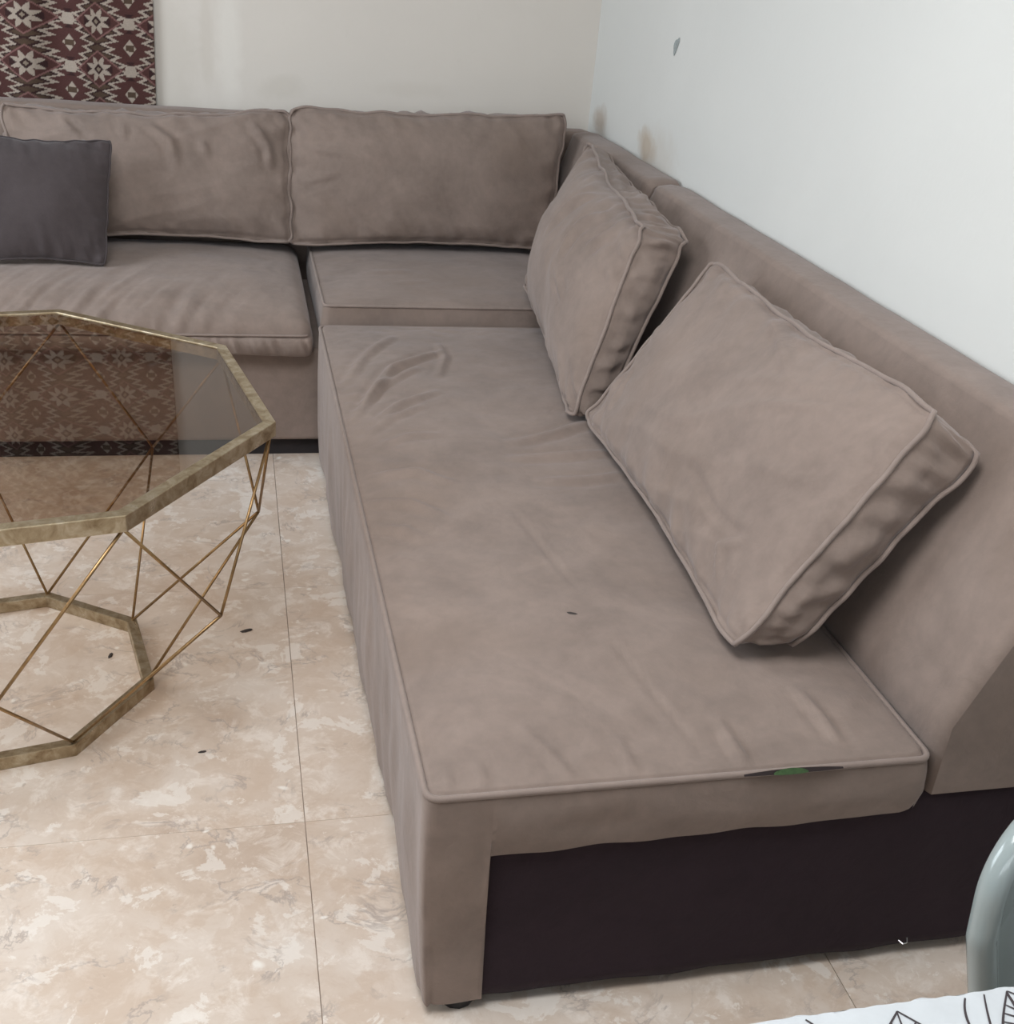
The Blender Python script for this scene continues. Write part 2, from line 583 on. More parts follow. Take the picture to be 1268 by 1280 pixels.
def cushion(name, F, Bk, mat, puff=(.05, .04), nu=72, nv=44, nb=8, pinch=.02, bulge=.012, wr=.006, seed=0,
            creases=(), pipe=.0045, power=(2.4, .62), gather=11, pipe_mat=PIPE, seams=True, rnd=.016, groove=.006):
    """box cushion: F / Bk = front and back corners (bottom-left, bottom-right, top-right, top-left as seen from the front)"""
    F = [Vector(p) for p in F]
    Bk = [Vector(p) for p in Bk]
    org = sum(F[:2] + Bk[:2], Vector()) / 4
    org.z = min(p.z for p in F[:2] + Bk[:2])
    C0 = sum(F, Vector()) / 4
    C1 = sum(Bk, Vector()) / 4
    nrm = ((F[1] - F[0]).cross(F[3] - F[0])).normalized()
    if nrm.dot(C0 - C1) < 0:
        nrm = -nrm
    ev = ((F[3] + F[2]) - (F[0] + F[1])).normalized()
    eu = ((F[1] + F[2]) - (F[0] + F[3])).normalized()
    for Q in (F, Bk):
        for k_, (a_, b_) in enumerate(((-1, -1), (1, -1), (1, 1), (-1, 1))):
            Q[k_] = Q[k_] + eu * (a_ * rnd * .75) + ev * (b_ * rnd * (.75 if b_ > 0 else .35))
    W = (F[1] - F[0]).length
    H = (F[3] - F[0]).length
    S = seed * 7.31

    def bil(Q, u, v):
        a, b = (u + 1) / 2, (v + 1) / 2
        return Q[0] * ((1 - a) * (1 - b)) + Q[1] * (a * (1 - b)) + Q[2] * (a * b) + Q[3] * ((1 - a) * b)

    def surf(Q, u, v, side):
        p = bil(Q, u, v)
        # edges bow inward between the corners, with uneven gathers
        gu = noise.noise((u * gather * .5 + S, v * 1.5, side * 3.1))
        gv = noise.noise((v * gather * .4 + S + 9, u * 1.5, side * 3.1))
        p = p - ev * (pinch * v * abs(v) ** 3 * (1 - u * u)) - eu * (.4 * pinch * u * abs(u) ** 3 * (1 - v * v))
        p = p + ev * (wr * .8 * gu * abs(v) ** 6 * (1 if v > 0 else .4)) + eu * (wr * .6 * gv * abs(u) ** 6)
        cr = rnd * (abs(u) * abs(v)) ** 9
        p = p - eu * (math.copysign(cr, u)) - ev * (math.copysign(cr, v))
        k = max(0, (1 - abs(u) ** power[0])) ** power[1] * max(0, (1 - abs(v) ** power[0])) ** power[1]
        d = puff[0 if side > 0 else 1] * k
        # gathers running in from each edge
        du, dv = (1 - abs(u)) * W / 2, (1 - abs(v)) * H / 2
        g = 0
        g += math.exp(-dv / .040) * (1 - math.exp(-dv / .008)) * noise.noise((u * gather + 2.5 * v + S, dv * 14, 1.3 + side)) * 1.0
        g += math.exp(-du / .040) * (1 - math.exp(-du / .008)) * noise.noise((v * gather * H / W + 2.5 * u + S + 4, du * 14, 5.7 + side)) * 1.0
        lo = noise.fractal((u * 1.6 + S, v * 1.1 + side * 5, S), 1.0, 2.0, 2) * k
        X, Y = u * W * .5, v * H * .5
        mk_ = max(0, min(1, .5 + 1.6 * noise.noise((X * 3 + S, Y * 3, side * 2.0 + 11))))
        ca_, sa_ = math.cos(.9 + S), math.sin(.9 + S)
        rd = 1 - abs(noise.noise(((X * ca_ + Y * sa_) * 13 + S, (-X * sa_ + Y * ca_) * 3.2, 3.0 + side)))
        d += wr * (2.4 * g + 1.5 * lo + .9 * k * mk_ * (rd ** 4 - .4))
        if pipe and du + dv > 0:
            d -= groove * math.exp(-((min(du, dv) - .011) / .006) ** 2)
        if side > 0:
            d += crease_val((u + 1) / 2 * W, (v + 1) / 2 * H, creases) * min(1, k * 2)
        return p + nrm * (d * side)

    us = [math.sin(PI / 2 * (-1 + 2 * i / nu)) * .35 + (-1 + 2 * i / nu) * .65 for i in range(nu + 1)]
    vs = [math.sin(PI / 2 * (-1 + 2 * j / nv)) * .35 + (-1 + 2 * j / nv) * .65 for j in range(nv + 1)]
    V, FC = [], []
    fi, bi = {}, {}
    for j, v in enumerate(vs):
        for i, u in enumerate(us):
            fi[i, j] = len(V)
            V.append(surf(F, u, v, 1))
    for j, v in enumerate(vs):
        for i, u in enumerate(us):
            bi[i, j] = len(V)
            V.append(surf(Bk, u, v, -1))
    for j in range(nv):
        for i in range(nu):
            FC.append((fi[i, j], fi[i + 1, j], fi[i + 1, j + 1], fi[i, j + 1]))
            FC.append((bi[i, j], bi[i, j + 1], bi[i + 1, j + 1], bi[i + 1, j]))
    loop = [(i, 0) for i in range(nu)] + [(nu, j) for j in range(nv)] + [(i, nv) for i in range(nu, 0, -1)] + [(0, j) for j in range(nv, 0, -1)]
    nL = len(loop)
    rows = [[fi[k] for k in loop]]
    for w in range(1, nb):
        t = w / nb
        row = []
        for q, k in enumerate(loop):
            a, b = V[fi[k]], V[bi[k]]
            c = (C0 * (1 - t) + C1 * t)
            p = a.lerp(b, t)
            out = p - c
            out -= nrm * out.dot(nrm)
            out.normalize()
            u, v = us[k[0]], vs[k[1]]
            cor = min(1, 2.2 * (1 - min(abs(u), abs(v))) + .15)
            wv = noise.noise((q * .33 + S, t * 1.7, 8.8)) * wr * 1.5 + noise.noise((q * .09 + S, t * 4.5, 2.8)) * wr * 1.0
            p = p + out * ((bulge * cor + wv) * math.sin(PI * t))
            row.append(len(V))
            V.append(p)
        rows.append(row)
    rows.append([bi[k] for k in loop])
    for w in range(nb):
        for q in range(nL):
            q2 = (q + 1) % nL
            FC.append((rows[w][q2], rows[w][q], rows[w + 1][q], rows[w + 1][q2]))
    o = mk(name, V, FC, mat, None, True, org)
    fix_normals(o)
    if pipe:
        for side, idx in ((1, fi), (-1, bi)):
            pts = []
            for k in loop:
                p = V[idx[k]]
                c = C0 if side > 0 else C1
                out = p - c
                out -= nrm * out.dot(nrm)
                out.normalize()
                pts.append(p + out * pipe * .5 + nrm * side * pipe * .4)
            pv, pf = tube_vf(pts, pipe, 6, True)
            mk('piping', pv, pf, pipe_mat, o, True)
            if not seams:
                break
    return o


# -------- seat blocks: a box cushion seen mostly from above
def seat_block(name, x0, x1, y0, y1, z0, z1, mat, parent, crown=.015, round_=.03, wr=.003, creases=(), nx=60, ny=90, seed=0,
               corner=.02, skirt=None, origin=None, side_wr=.004, top_fn=None, bottom_fn=None, open_bottom=False, post=None, groove=0.0):
    """rounded-edge cushion; rings run from the bottom edge up and over the rounded edge, then a grid closes the top"""
    S = seed * 3.77
    V, FC = [], []
    W, H = x1 - x0, y1 - y0

    def outline(inset, cr):
        """same vertex count for each ring"""
        pts = []
        for i in range(nx):
            pts.append((i / nx, 0))
        for j in range(ny):
            pts.append((1, j / ny))
        for i in range(nx, 0, -1):
            pts.append((i / nx, 1))
        for j in range(ny, 0, -1):
            pts.append((0, j / ny))
        return pts

    base = outline(0, 0)

    def place(u, v, inset):
        x = x0 + inset + (W - 2 * inset) * u
        y = y0 + inset + (H - 2 * inset) * v
        # round the plan corners
        cx = min(x - x0 - inset, x1 - inset - x)
        cy = min(y - y0 - inset, y1 - inset - y)
        r = corner
        if cx < r and cy < r:
            dx, dy = r - cx, r - cy
            l = math.hypot(dx, dy)
            m = max(dx, dy)
            f = m / l if l > 0 else 1
            nxv, nyv = r - dx * f, r - dy * f
            x += (nxv - cx) * (1 if x - x0 < x1 - x else -1)
            y += (nyv - cy) * (1 if y - y0 < y1 - y else -1)
        return x, y

    rings = []
    prof = [(0, t) for t in np.linspace(0, 1, 9)]
    zs = []
    zt = z1 - round_
    for k in range(17):
        zs.append((0.0, z0 + (zt - z0) * k / 16))
    for k in range(1, 6):
        a = PI / 2 * k / 5
        zs.append((round_ * (1 - math.cos(a)), zt + round_ * math.sin(a)))
    for ri, (ins, z) in enumerate(zs):
        row = []
        for (u, v) in base:
            x, y = place(u, v, ins)
            zz = z
            if ri < 17:
                t = ri / 16
                nrm_w = noise.noise((x * 13 + S, y * 13, z * 9)) * side_wr * math.sin(PI * min(1, t * 1.1))
                ox = 0 if (v == 0 or v == 1) and 0 < u < 1 else (-1 if u == 0 else 1)
                oy = 0 if (u == 0 or u == 1) and 0 < v < 1 else (-1 if v == 0 else 1)
                b = .006 * math.sin(PI * t)
                x += ox * (b + nrm_w)
                y += oy * (b + nrm_w)
                if skirt:
                    x, y, zz = skirt(x, y, zz, t, u, v)
            if ri == 19:
                zz -= groove
            if bottom_fn:
                zz = bottom_fn(x, y, zz, (zz - z0) / (z1 - z0))
            row.append(len(V))
            V.append(Vector((x, y, zz)))
        rings.append(row)
    nL = len(base)
    for r in range(len(rings) - 1):
        for q in range(nL):
            q2 = (q + 1) % nL
            FC.append((rings[r][q], rings[r][q2], rings[r + 1][q2], rings[r + 1][q]))
    # top grid
    gi = {}
    last = rings[-1]
    for q, (u, v) in enumerate(base):
        gi[round(u * nx), round(v * ny)] = last[q]
    for j in range(1, ny):
        for i in range(1, nx):
            u, v = i / nx, j / ny
            x, y = place(u, v, round_)
            k = (1 - abs(2 * u - 1) ** 4) * (1 - abs(2 * v - 1) ** 6)
            z = z1 + crown * k
            z += wr * noise.fractal((x * 5 + S, y * 5, S), 1, 2, 3) * min(1, k * 2)
            ed = min(x - x0, x1 - x, y - y0, y1 - y)
            z += wr * 1.2 * math.exp(-ed / .06) * noise.noise(((x + y) * 22 + S, (x - y) * 22, 1))* min(1, k * 4)
            z += crease_val(x, y, creases)
            if top_fn:
                z += top_fn(x, y) * min(1, k * 3)
            gi[i, j] = len(V)
            V.append(Vector((x, y, z)))
    for j in range(ny):
        for i in range(nx):
            FC.append((gi[i, j], gi[i + 1, j], gi[i + 1, j + 1], gi[i, j + 1]))
    if not open_bottom:
        FC.append(tuple(reversed(rings[0])))
    if post:
        V = [post(p) for p in V]
    o = mk(name, V, FC, mat, parent, True, origin)
    return o, V, rings, base


# -------- rear sofa section with the corner (one frame along the back wall, turning at the right wall)
HB = .8425
SEAT = .47
YB = -.95
rear = empty('sofa_section', (-1.2, -.5, 0))
tag(rear, 'long taupe velvet sofa section along the cream back wall, turning the corner', 'sofa')


def rounded_back(name, axis, a0, a1, face_bottom, face_top, back, z0, z1, parent, r=.018, n=60, sgn=-1, seed=0):
    """upholstered backrest with a sloped front face; profile (d, z), d measured from the wall"""
    prof = [(face_bottom, z0), (face_bottom, z0 + .12)]
    for t in np.linspace(.12, .92, 8):
        prof.append((face_bottom + (face_top - face_bottom) * t + .006 * math.sin(PI * t), z0 + .12 + (z1 - z0 - .12) * t - r * t))
    for k in range(7):
        a = PI / 2 * k / 6
        prof.append((face_top - r + r * math.cos(a), z1 - r + r * math.sin(a)))
    prof.append(((face_top + back) / 2, z1 + .004))
    for k in range(4):
        a = PI / 2 + PI / 2 * k / 3
        prof.append((back + .012 + .012 * math.cos(a), z1 - .012 + .012 * math.sin(a)))
    prof.append((back, z0))
    V, FC = [], []
    m = len(prof)
    L = abs(a1 - a0)
    for i in range(n + 1):
        t = i / n
        a = a0 + (a1 - a0) * t
        e = min(t, 1 - t) * L
        sh = .012 * math.exp(-e / .008)
        for (d, z) in prof:
            w = .0025 * noise.noise((a * 6 + seed, d * 9, z * 7)) if z > z0 + .01 else 0
            dd = -(d - (sh if d > (face_top + back) / 2 else 0) + (w if d > .03 else 0))
            zz = z - (sh if z > z1 - .02 else 0) + (w if z > z1 - .03 else 0)
            V.append((a, dd, zz) if axis == 'x' else (dd, a, zz))
    for i in range(n):
        for k in range(m):
            k2 = (k + 1) % m
            FC.append((i * m + k, i * m + k2, (i + 1) * m + k2, (i + 1) * m + k))
    FC.append(tuple(range(m)))
    FC.append(tuple(n * m + k for k in range(m - 1, -1, -1)))
    o = mk(name, V, FC, FABRIC, parent, False)
    fix_normals(o)
    o.data.polygons.foreach_set('use_smooth', [len(p.vertices) == 4 for p in o.data.polygons])
    return o


SX0 = -2.45
bevel(mk('base', *merge([box_vf(SX0, -.004, -.915, -.045, .055, .335)]), FABRIC, rear), .012, 3)
rounded_back('backrest', 'x', SX0, -.006, .215, .135, .042, .335, HB, rear, seed=2)
rounded_back('backrest', 'y', -.972, -.14, .215, .105, .006, .335, HB + .004, rear, seed=5, n=30)
mk('under_sofa_shade', *box_vf(SX0 + .03, -.02, -.885, -.06, .0, .0545), DARKCLOTH_AND_SHADE, rear)  # dark block painting the shadow in the gap under the base

# corner seat cushion
cs, V, rings, base = seat_block('seat_cushion', -.985, -.235, -.930, -.222, .338, SEAT - .004, FABRIC, None, crown=.010, round_=.008, wr=.004,
                                nx=44, ny=40, seed=3, groove=.005, corner=.012, origin=(-.6, -.58, .338),
                                creases=[([(-.75, -.72), (-.66, -.70)], .012, .003), ([(-.82, -.62), (-.70, -.60)], .014, .003)])
tag(cs, 'flat taupe seat cushion in the sofa corner, behind the chaise', 'seat cushion', 'loose seat cushions')
top = [V[i] for i in rings[18]]
mk('piping', *tube_vf([p + Vector((0, 0, .002)) for p in top], .0045, 6, True), PIPE, cs, True)

# long left seat cushion with a soft rolled front edge and a gathered front band
def left_post(p, z0=.332, z1=SEAT - .004):
    """soft rolled front edge with drag wrinkles, and a gathered band hanging under the seam"""
    x, y, z = p
    h = max(0, min(1.3, (z - z0) / (z1 - z0)))
    f = max(0, min(1, (-.55 - y) / .41))
    z -= .030 * h * f ** 2.2
    amt = 1 if x < -1.35 else max(.12, 1 - (x + 1.35) / .22)
    if h > .55:
        w = noise.noise(((x - .35 * y) * 21, y * 3.5, 3)) + .6 * noise.noise(((x - .5 * y) * 43, y * 5, 8))
        a = .0105 * f ** 1.3 * amt * w * min(1, (h - .55) / .2)
        y -= a * f * .8
        z += a
    if y < -.94 and h <= .55:
        b = math.sin(PI * min(1, h / .55)) ** .6
        w = noise.noise(((x + .5 * z) * 36, z * 6, 2.2)) + .6 * noise.noise(((x + .4 * z) * 70, z * 6, 6))
        y += .015 * w * b - .006 * b + .010 * math.exp(-((h - .55) / .06) ** 2)
    if h < .4:
        z += .010 * math.sin(x * 3.1 + .4) * (1 - h / .4)
    return Vector((x, y, z))


ls, V, rings, base = seat_block('seat_cushion', -2.40, -1.018, -.965, -.222, .332, SEAT - .004, FABRIC, None, crown=.026, round_=.055, wr=.006, nx=240, ny=60,
                                seed=8, corner=.03, post=left_post, side_wr=.003, origin=(-1.7, -.58, .332))
tag(ls, 'long wrinkled taupe seat cushion with gathered front, behind the glass table', 'seat cushion', 'loose seat cushions')
seam = [V[rings[15][q]] + Vector((0, -.001, 0)) for q, (u, v) in enumerate(base) if v == 0 and .01 < u < 1]
mk('piping', *tube_vf(seam, .0035, 6), PIPE, ls, True)

# -------- chaise section along the right wall
XL, XR, YF, HS = -.9991, -.262, -2.8876, .42
chaise = empty('chaise_sofa', (-.5, -1.9, 0))
tag(chaise, 'taupe velvet chaise section running along the white right wall, torn front seam', 'sofa')
# wooden carcass behind the covers, dark lining across the front
mk('base', *box_vf(XL + .045, -.008, YF + .020, YB - .02, .03, .300), DARKCLOTH_AND_SHADE, chaise)
V, FC = [], []
npx, npz = 60, 20
for i in range(npx + 1):
    x = -.914 + (-.006 + .914) * i / npx
    for j in range(npz + 1):
        z = .026 + (.345 - .026) * j / npz
        V.append((x, YF + .010 - .004 * noise.noise((x * 4, z * 5, 2)) - (0.002 * noise.noise((x * 15, z * 15, 2))), z - (.006 * noise.noise((x * 9, 0, 4)) if j == 0 else 0)))
for i in range(npx):
    for j in range(npz):
        a = i * (npz + 1) + j
        FC.append((a, a + npz + 1, a + npz + 2, a + 1))
pn = mk('front_panel', V, FC, LINING, chaise, True)
pn['label'] = 'dark purple-black lining panel on the open end'
sm = pn.modifiers.new('cloth_thickness', 'SOLIDIFY')
sm.thickness = .004
for (x, y) in ((-.925, YF + .041), (-.1, YF + .06), (-.925, YB - .1), (-.1, YB - .1)):
    mk('foot', *merge([tube_vf([(x, y, 0), (x, y, .012), (x, y, .03)], .028, 12)]), BLACK, chaise)
# staple left in the lining
st = mk('staple', *merge([tube_vf([(-.2175, YF + .004, .0415), (-.2135, YF - .003, .0405), (-.2065, YF - .003, .0425), (-.2035, YF + .004, .045)], .0012, 6)]), CHROME, chaise)

MC = [
    ([(-.938, -1.553), (-.848, -1.352), (-.71, -1.218)], .011, .0065), ([(-.975, -1.649), (-.902, -1.477), (-.788, -1.351)], .010, .0050),
    ([(-.969, -1.425), (-.907, -1.253), (-.815, -1.093)], .012, .0048), ([(-.697, -1.142), (-.701, -1.267), (-.739, -1.395)], .009, .0038),
    ([(-.924, -1.673), (-.858, -1.579), (-.764, -1.514)], .011, .0045), ([(-.645, -1.811), (-.545, -1.77), (-.43, -1.70)], .013, .0055),
    ([(-.664, -1.894), (-.557, -1.885), (-.45, -1.871)], .014, .0055), ([(-.624, -2.011), (-.538, -2.007), (-.45, -1.991)], .013, .0045),
    ([(-.717, -2.13), (-.693, -2.288), (-.67, -2.428)], .006, -.0022), ([(-.66, -2.576), (-.633, -2.727), (-.602, -2.842)], .006, -.0018),
    ([(-.849, -2.77), (-.812, -2.84), (-.80, -2.87)], .008, .0035), ([(-.955, -1.942), (-.875, -1.945), (-.819, -2.003)], .012, .0045),
    ([(-.975, -2.049), (-.908, -2.069), (-.85, -2.139)], .012, .0045), ([(-.979, -2.148), (-.937, -2.166), (-.9, -2.221)], .012, .0040),
    ([(-.555, -2.78), (-.551, -2.84), (-.547, -2.876)], .008, .0045), ([(-.408, -2.73), (-.394, -2.80), (-.39, -2.848)], .009, .0045),
    ([(-.966, -2.84), (-.964, -2.878)], .007, .0025), ([(-.921, -2.83), (-.918, -2.876)], .007, .0025), ([(-.72, -2.809), (-.709, -2.871)], .008, .003),
    ([(-.93, -1.80), (-.86, -1.76), (-.80, -1.77)], .011, .0035), ([(-.95, -1.74), (-.89, -1.66), (-.81, -1.60)], .010, .0035)]


def chaise_cover(x, y, z, t, u, v):
    """side of the cover: down to the floor at the left and on a narrow strip of the front, else a short flap"""
    if u == 0 or (v == 0 and x < -.913):
        zb = .022 + .004 * noise.noise((x * 9, y * 9, 1))
        near = 1 - v
        k = 1 - t
        z = zb + (z1c - zb) * t
        x += .020 * k * (.35 + .65 * near)
        if u == 0:
            x += (.010 * noise.noise((y * 5, z * 4, 3.3)) + .005 * noise.noise((y * 14, z * 3, 1.3))) * min(1, k * 2.5) * (1 if v > .02 else .3)
        else:
            y += .004 * noise.noise((x * 20, z * 18, 7.7)) * min(1, k * 4) + .006 * k
    elif v == 0:
        k = max(0, 1 - t * 1.6)
        z += k * (.012 * (x - XL) / (XR - XL) + .004 * noise.noise((x * 14, 0, 5)) + .018 * max(0, (x - (XR - .035)) / .035) ** 2)
        y += .004 * noise.noise((x * 6, z * 20, 3)) * math.sin(PI * t)
    return x, y, z


z1c = HS - .002 - .014
sc, V, rings, base = seat_block('seat_cushion', XL, XR, YF, YB, .306, HS - .002, FABRIC, chaise, crown=.022, round_=.014, wr=.006, nx=96, ny=220, seed=11,
                                corner=.018, creases=MC, skirt=chaise_cover, side_wr=.005, open_bottom=True, groove=.006)
edge = [V[i] + Vector((0, 0, .0005)) for i in rings[18]]
nx_, ny_ = 96, 220
mk('piping', *tube_vf(edge, .0048, 8, True), PIPE, sc, True)
# split seam at the front: dark slit with green foam showing through
pts_t, pts_b = [], []
for k in range(25):
    t = k / 24
    x = -.560 + .150 * t
    g = math.sin(PI * t) ** .8
    zc = HS - .0025
    pts_t.append((x, YF - .0055 + .003 * g, zc + .0015 + .0022 * g))
    pts_b.append((x, YF - .0075, zc - .0016 * g))
sl = mk('seam_split', pts_t + pts_b, [(i, i + 1, 26 + i, 25 + i) for i in range(24)], SLIT, sc, True)
sl['label'] = 'dark open slit in the torn front seam'
pts_t, pts_b = [], []
for k in range(13):
    t = k / 12
    x = -.516 + .052 * t
    g = math.sin(PI * t) ** .6
    pts_t.append((x, YF - .0072 + .003 * g, HS - .0012 + .0045 * g))
    pts_b.append((x, YF - .0085, HS - .003 - .0018 * g))
gf = mk('foam', pts_t + pts_b, [(i, i + 1, 14 + i, 13 + i) for i in range(12)], GREEN, sl if False else sc, True)
gf['label'] = 'green foam showing through the tear'
# backrest of the chaise
rounded_back('backrest', 'y', YF + .002, -.985, .258, .100, .005, .345, HB, chaise, seed=9, n=90)

# -------- loose back cushions
D_F = [(-.463, -1.748, .462), (-.485, -2.655, .456), (-.23, -2.64, .848), (-.21, -1.735, .823)]
D_B = [(-.352, -1.745, .452), (-.387, -2.653, .452), (-.15, -2.653, .789), (-.125, -1.74, .765)]
d = cushion('back_cushion', [D_F[0], D_F[1], D_F[2], D_F[3]], D_B, FABRIC, puff=(.050, .022), seed=1, pinch=.026, wr=.010, nu=96, nv=60, bulge=.012,
            creases=[([(.56, .14), (.70, .12), (.80, .13)], .008, -.0035), ([(.62, .30), (.76, .36)], .008, .003), ([(.70, .22), (.84, .26)], .008, .0025), ([(.40, .44), (.62, .36)], .012, .004),
                     ([(.80, .04), (.76, .09), (.80, .13)], .008, .005), ([(.10, .06), (.06, .16)], .01, .004)])
tag(d, 'large taupe boxed back cushion slumped at the near end of the chaise', 'cushion', 'taupe back cushions')

C_F = [(-.390, -.835, .500), (-.489, -1.717, .452), (-.30, -1.499, .835), (-.17, -.591, .877)]
C_B = [(-.275, -.80, .490), (-.410, -1.690, .447), (-.185, -1.485, .814), (-.115, -.60, .850)]
c = cushion('back_cushion', C_F, C_B, FABRIC, puff=(.095, .02), seed=2, pinch=.022, wr=.014, nu=96, nv=60, bulge=.016, power=(2.2, .75),
            creases=[([(.70, .47), (.62, .38), (.60, .28)], .016, .009), ([(.55, .48), (.47, .40), (.40, .28)], .014, .007), ([(.80, .45), (.72, .36)], .012, .008),
                     ([(.62, .24), (.70, .20)], .014, .004)])
tag(c, 'taupe boxed back cushion standing edge-on in the sofa corner, wrinkled top', 'cushion', 'taupe back cushions')

B_F = [(-1.045, -.392, .492), (-.205, -.345, .492), (-.163, -.265, .912), (-1.034, -.265, .884)]
B_B = [(-1.045, -.250, .488), (-.225, -.235, .488), (-.175, -.150, .890), (-1.033, -.150, .866)]
b = cushion('back_cushion', B_F, B_B, FABRIC, puff=(.068, .012), seed=3, pinch=.024, wr=.011, nu=96, nv=56, bulge=.010,
            creases=[([(.05, .20), (.14, .22)], .01, .004), ([(.06, .30), (.16, .28)], .01, .004), ([(.05, .38), (.12, .33)], .01, .004)])
tag(b, 'upright taupe back cushion against the cream wall, nearest the corner', 'cushion', 'taupe back cushions')

A_F = [(-1.84, -.475, .500), (-1.050, -.400, .496), (-1.050, -.262, .878), (-1.866, -.275, .853)]
A_B = [(-1.84, -.300, .494), (-1.064, -.255, .490), (-1.062, -.150, .858), (-1.866, -.155, .835)]
a = cushion('back_cushion', A_F, A_B, FABRIC, puff=(.060, .012), seed=4, pinch=.036, wr=.012, nu=96, nv=56, bulge=.010,
            creases=[([(.40, .35), (.46, .29), (.47, .22)], .012, .008), ([(.70, .36), (.75, .29), (.755, .24)], .012, .009), ([(.18, .37), (.23, .30)], .01, -.007),
                     ([(.55, .30), (.56, .26)], .012, .005), ([(.33, .35), (.33, .30)], .01, .005), ([(.76, .36), (.80, .33)], .008, .005)])
tag(a, 'taupe back cushion with pulled corner ears, behind the charcoal pillow', 'cushion', 'taupe back cushions')

# charcoal throw pillow, knife edge
E_F = [(-1.945, -.700, .497), (-1.576, -.680, .494), (-1.556, -.480, .800), (-1.935, -.490, .806)]
E_B = [(-1.945, -.694, .494), (-1.576, -.674, .491), (-1.556, -.474, .798), (-1.935, -.484, .804)]
e = cushion('throw_pillow', E_F, E_B, CHARCOAL, puff=(.055, .045), seed=6, pinch=.020, wr=.006, nu=64, nv=56, nb=2, bulge=.001, pipe=.0025,
            pipe_mat=CHARCOAL, power=(2.0, .8), seams=False, rnd=.008, groove=0)
tag(e, 'charcoal grey square throw pillow leaning on the left back cushion', 'pillow')

# -------- octagonal glass coffee table
TC = Vector((-1.6982, -1.9741, 0))
RT_, RB_, RK_, A0_, ZT_, ZK_ = .5524, .3049, .5248, 1.3849, .602, .3139
table = empty('coffee_table', TC)
tag(table, 'octagonal glass coffee table with brass wire geometric frame', 'table')


def octv(R, k, z, o=0.0):
    t = A0_ - (k + o) * PI / 4
    return Vector((TC.x + R * math.cos(t), TC.y + R * math.sin(t), z))


def oct_frame(name, R, w, z0, z1):
    """mitred rectangular bar round an octagon"""
    Ri = R - w / math.cos(PI / 8)
    V, FC = [], []
    for k in range(8):
        V += [octv(R, k, z0), octv(R, k, z1), octv(Ri, k, z1), octv(Ri, k, z0)]
    for k in range(8):
        a, b = k * 4, ((k + 1) % 8) * 4
        for i in range(4):
            i2 = (i + 1) % 4
            FC.append((a + i, a + i2, b + i2, b + i))
    o = mk(name, V, FC, BRASS, table)
    fix_normals(o)
    return bevel(o, .0015, 2)


oct_frame('top_frame', RT_, .021, ZT_ - .028, ZT_)
oct_frame('base_ring', RB_, .021, .0, .027)
gp = mk('glass_top', *prism_vf([octv(RT_ - .0235, k, 0)[:2] for k in range(8)], 'z', ZT_ - .009, ZT_ - .003), GLASS, table)
fix_normals(gp)
for k in range(8):
    M = octv(RK_, k, ZK_, .5)
    for i in (k, k + 1):
        mk('wire', *tube_vf([octv(RT_ - .011, i, ZT_ - .028), M], .0029, 8), WIREM, table, True)
        mk('wire', *tube_vf([M, octv(RB_ - .010, i, .026)], .0029, 8), WIREM, table, True)

# -------- kilim hanging on the back wall
def kilim(px, py):
    """colour of the woven print at pattern position (repeat 84.6 x 59.6)"""
    CREAM, MAROON, DARK, PINK, OLIVE, TAN = (.37, .31, .26), (.080, .036, .033), (.042, .022, .022), (.20, .105, .098), (.085, .056, .040), (.25, .20, .155)
    dx = (px + 42.3) % 84.6 - 42.3
    dy = (py + 29.8) % 59.6 - 29.8
    # star lozenge
    lz = abs(dx) / 32.5 + abs(dy) / 24.0
    if lz < 1.0:
        if lz > .90:
            return PINK
        q = abs(dx) + abs(dy)
        if q < 3.2:
            return TAN
        if q < 7:
            return DARK
        th = math.atan2(dy * 1.1, dx)
        r = math.hypot(dx, dy * 1.1)
        tri = abs(((th / (PI / 4)) % 1) - .5) * 2      # 0 at the spike, 1 between spikes
        if r < 8.5 + 10.5 * (1 - tri):
            return CREAM
        if abs(dx) > 11 and abs(dy) < 4.5 and abs(dx) < 19:
            return DARK
        return MAROON
    # medallion column
    mx = px % 84.6 - 42.3
    my = (py + 0) % 59.6 - 29.8
    ax, ay = abs(mx), abs(my)
    if ax / 8.5 + ay / 10.5 < 1:
        return CREAM if (ay > 4 or ax > 5.5) else OLIVE
    hy = abs((py + 29.8) % 59.6 - 29.8)
    if ax < 7.5 - .35 * max(0, hy - 2) and hy < 7:
        return CREAM
    if hy < 12 and ax < (hy - 6.5) * 1.1 and hy > 7:
        return DARK
    saw = abs(((my / 9.9 + .25) % 1) - .5) * 2
    e = 9 + 19 * max(0, 1 - ay / 26) + 14 * (saw - .35)
    if abs(ax - e) < 3.6:
        return CREAM
    return MAROON if ax < e else (DARK if ax < e + 9 else OLIVE)


KX0, KX1, KZ0, KZ1 = -2.12, -1.452, .70, 2.25
nkx, nkz = 300, 560
V, FC, CO = [], [], []
sx = 0.0
PXM = .366 / 158.0
for j in range(nkz + 1):
    z = KZ0 + (KZ1 - KZ0) * j / nkz
    for i in range(nkx + 1):
        x = KX0 + (KX1 - KX0) * i / nkx
        f = max(0, min(1, (-1.60 - x) / .08))
        y = -.020 + .0025 * math.sin(x * 22 + z * 2) * (1 - f) + f * .014 * math.sin((x + 1.60) * 34 + .3 * math.sin(z * 3))
        xs_ = x + .012 * (z - 1.0)
        V.append((x + .020 * (z - .85), y, z))
        # pattern coordinates: star column 120 px in, rows 59.6 px apart
        px = (x + 1.4525) / PXM + 193 + f * 8 * math.sin((x + 1.6) * 17)
        py = 125 - (z - .854) / PXM
        CO.append((px - 119.2, py - 29.8 + (px - 119) * -.03))
